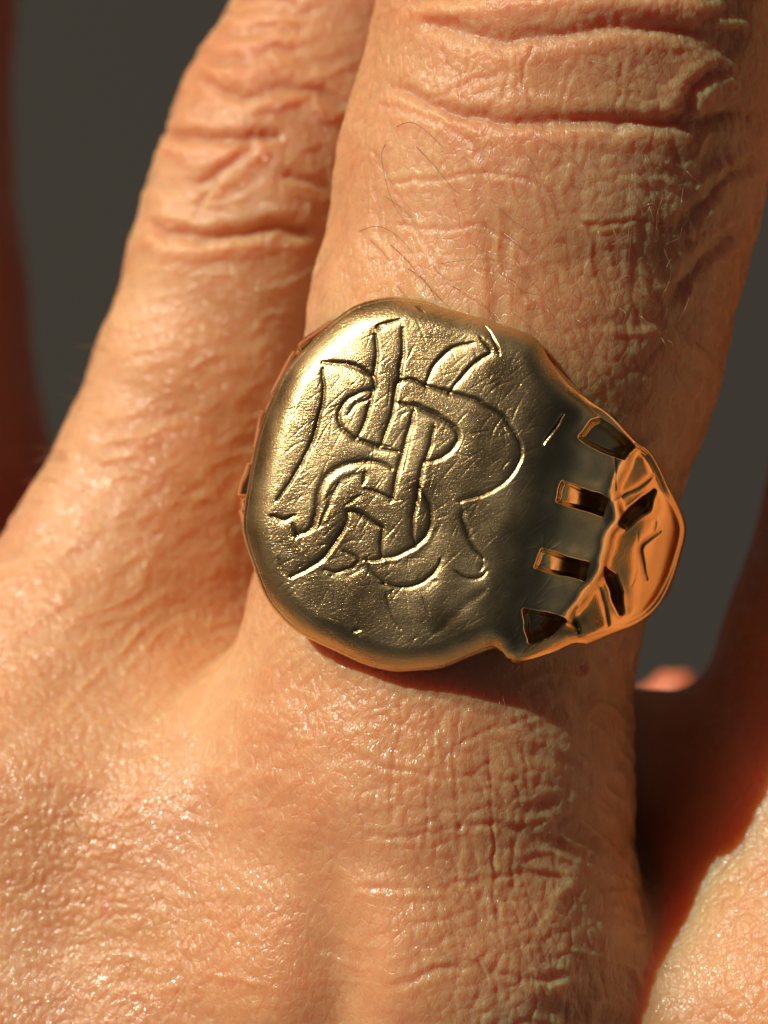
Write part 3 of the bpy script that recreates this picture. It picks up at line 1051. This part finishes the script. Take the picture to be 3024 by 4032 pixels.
# left shoulder, seen past the rim of the face
n = 160
LP = spline(C1([(640, 190), (540, 238), (450, 300), (375, 372), (345, 400), (290, 520), (222, 630), (185, 720), (150, 850), (132, 940),
                (100, 1020), (66, 1110), (58, 1240), (80, 1360), (115, 1480)]), 20)
t = np.linspace(0, 1, len(LP))
rows = []
cen = np.array([1500., 1900.])
dirn = LP - cen
dirn /= np.hypot(*dirn.T)[:, None]
notch = (sstep(.2, .22, t) * sstep(.27, .25, t) + sstep(.42, .435, t) * sstep(.50, .485, t) +
         sstep(.62, .635, t) * sstep(.70, .685, t) + sstep(.82, .835, t) * sstep(.87, .855, t))
bulge = 6 * np.sin(t * 40)
for off, z in ((-190, -.30), (-120, -.31), (-70, -.33), (-20, -.37), (6, -.44), (14, -.53), (12, -.64), (0, -.80), (-50, -1.1)):
    k = 1 if off > -100 else 0
    pp = LP + dirn * (off + k * (bulge * .6 - 13 * notch - 6))[:, None]
    rows.append(P(pp[:, 0], pp[:, 1], z + .0 * t - .05 * notch * k))
LV = np.concatenate(rows)
m_, n_ = len(rows), len(LP)
ii, jj = np.meshgrid(np.arange(m_ - 1), np.arange(n_ - 1), indexing='ij')
a = (ii * n_ + jj).ravel()
LQ = np.stack([a, a + 1, a + n_ + 1, a + n_], 1)
ls = link('shoulder', mesh_np('shoulder', LV, LQ), MAT_SH, ring)
ls['label'] = 'left shoulder seen past the rim of the face'

# band going round under the finger
axd = Vector((math.sin(math.radians(13)), math.cos(math.radians(13)), .02)).normalized()
ctr = Vector(P(1862, 1975, -1.0))
rt = Vector((axd.y, -axd.x, 0)).normalized()
up = rt.cross(axd)
nu, nvv = 160, 28
BV = []
for i in range(nu):
    th = math.radians(62) + math.radians(236) * i / (nu - 1)      # from the right side, under, to the left
    k = math.sin(math.pi * i / (nu - 1))
    hw_ = .21 * (1 - .35 * k)
    for j in range(nvv):
        s = 2 * math.pi * j / nvv
        r_ = .915 + .055 * math.copysign(abs(math.cos(s)) ** .6, math.cos(s)) + .02 * (1 - k)
        w_ = hw_ * math.copysign(abs(math.sin(s)) ** .7, math.sin(s))
        p = ctr + rt * (math.sin(th) * r_) + up * (math.cos(th) * r_) + axd * (w_ - .06)
        BV.append(p[:])
BV = np.array(BV)
a = (np.arange(nu - 1)[:, None] * nvv + np.arange(nvv)).ravel()
bb = (np.arange(nu - 1)[:, None] * nvv + (np.arange(nvv) + 1) % nvv).ravel()
band = link('band', mesh_np('band', BV, np.stack([a, bb, bb + nvv, a + nvv], 1)), MAT_SH, ring)

# ------------------------------------------------------------------ hairs on the finger
mh, nt, b = new_mat('hair')
b.inputs['Base Color'].default_value = (.34, .20, .11, 1)
b.inputs['Roughness'].default_value = .22
b.inputs['Specular IOR Level'].default_value = 1.0
HC = lambda pts: [(1400 + x * .979, y * .979) for x, y in pts]
HAIR = [HC(p) for p in (
    [(165, 510), (215, 492), (270, 515), (350, 590)], [(245, 590), (300, 650), (400, 770)], [(120, 580), (105, 640), (140, 790), (205, 910)],
    [(15, 930), (90, 910), (170, 950), (230, 1020)], [(140, 985), (200, 1040), (290, 1150), (380, 1240)], [(210, 1080), (280, 1130), (330, 1220)],
    [(345, 1060), (450, 1045), (560, 1045), (680, 1085)], [(760, 560), (850, 610), (930, 720)], [(860, 740), (980, 715), (1110, 730), (1190, 780)],
    [(930, 630), (990, 720), (1025, 890)], [(1160, 830), (1200, 820), (1220, 870), (1205, 940)], [(1100, 545), (1150, 590), (1190, 690)],
    [(1035, 920), (1055, 990), (1035, 1160)], [(1100, 740), (1110, 900), (1095, 1090)], [(1270, 840), (1340, 860), (1350, 930)],
    [(1240, 1000), (1270, 1100), (1230, 1200)], [(870, 1180), (900, 1160), (940, 1300)], [(600, 940), (690, 1010), (760, 1060)],
    [(470, 980), (540, 1020), (620, 1030)], [(540, 560), (500, 640), (545, 740)], [(930, 240), (1000, 260), (1090, 285)],
    [(690, 620), (730, 740), (735, 770)], [(620, 1240), (690, 1300), (700, 1320)], [(390, 1150), (500, 1210), (560, 1290)],
    [(1060, 1130), (1100, 1110), (1140, 1190), (1150, 1300)])]
HAIR += [[(1930, 2900), (1985, 2850), (1965, 2760)], [(1985, 2870), (1990, 2800), (1980, 2740)], [(1740, 2700), (1760, 2600)],
         [(2440, 2400), (2380, 2520)], [(240, 3180), (330, 3290), (360, 3200)], [(560, 2850), (620, 2790)]]
r2 = random.Random(5)
for i in range(26):
    x = r2.uniform(2150, 2750)
    y = r2.uniform(650, 1450)
    l = r2.uniform(60, 170)
    a = r2.uniform(-.5, .9)
    bnd = r2.uniform(-.7, .7)
    HAIR.append([(x, y), (x + l * .5 * math.sin(a), y + l * .5 * math.cos(a)), (x + l * math.sin(a + bnd), y + l * math.cos(a + bnd))])
for i in range(12):
    x = r2.uniform(1450, 2150)
    y = r2.uniform(600, 1230)
    l = r2.uniform(70, 200)
    a = r2.uniform(.2, 1.1)
    bnd = r2.uniform(-.5, .5)
    HAIR.append([(x, y), (x + l * .5 * math.sin(a), y + l * .5 * math.cos(a)), (x + l * math.sin(a + bnd), y + l * math.cos(a + bnd))])
for i in range(10):      # wisps on the left edge of the little finger
    y = r2.uniform(1350, 2050)
    x = 376 - (y - 1400) * .36
    l = r2.uniform(60, 150)
    HAIR.append([(x + 30, y), (x - l * .5, y - 10), (x - l, y + r2.uniform(-40, 30))])
bvh = BVHTree.FromPolygons([tuple(v) for v in HV[::1].tolist()], [tuple(q) for q in Q[(N[Q[:, 0], 2] > -.2) & near[Q[:, 0]]].tolist()])
cp = Vector((0, 0, D))
def grow(lst, mat, rad, label):
  hv, hq = [], []
  for pts in lst:
      pp = spline(pts, 5)
      n = len(pp)
      prev = None
      line = []
      zl = None
      for i, (x, y) in enumerate(pp):
          dirv = Vector(P(x, y, 0.)) - cp
          h = bvh.ray_cast(cp, dirv.normalized())
          t = i / (n - 1)
          lift = .004 + .05 * math.sin(math.pi * min(t * .8, 1))
          if h[0] is not None:
              z = h[0].z + lift
              zl = z if zl is None or abs(z - zl) < .25 else zl
          z = zl if zl is not None else -1.75
          zl = z
          line.append(Vector(P(x, y, z)))
      for i, c in enumerate(line):
          tg = (line[min(i + 1, n - 1)] - line[max(i - 1, 0)]).normalized()
          s_ = tg.cross(Vector((0, 0, 1))).normalized()
          u_ = s_.cross(tg)
          t = i / (n - 1)
          r_ = rad * (1 - .75 * t) + .0003
          k0 = len(hv)
          for j in range(4):
              a = j * math.pi / 2
              hv.append((c + s_ * (r_ * math.cos(a)) + u_ * (r_ * math.sin(a)))[:])
          if i:
              for j in range(4):
                  hq.append((k0 - 4 + j, k0 - 4 + (j + 1) % 4, k0 + (j + 1) % 4, k0 + j))
  o = link('hair', mesh_np('hair', np.array(hv), np.array(hq)), mat, hand)
  o['kind'] = 'stuff'
  o['label'] = label


mh2 = mh.copy()
mh2.name = 'dark_hair'
mh2.node_tree.nodes['Principled BSDF'].inputs['Base Color'].default_value = (.09, .045, .025, 1)
mh2.node_tree.nodes['Principled BSDF'].inputs['Specular IOR Level'].default_value = .6
grow(HAIR[:6], mh2, .0012, 'dark curved hairs on the ring finger')
grow(HAIR[6:], mh, .0011, 'fine pale hairs on the fingers and the back of the hand')
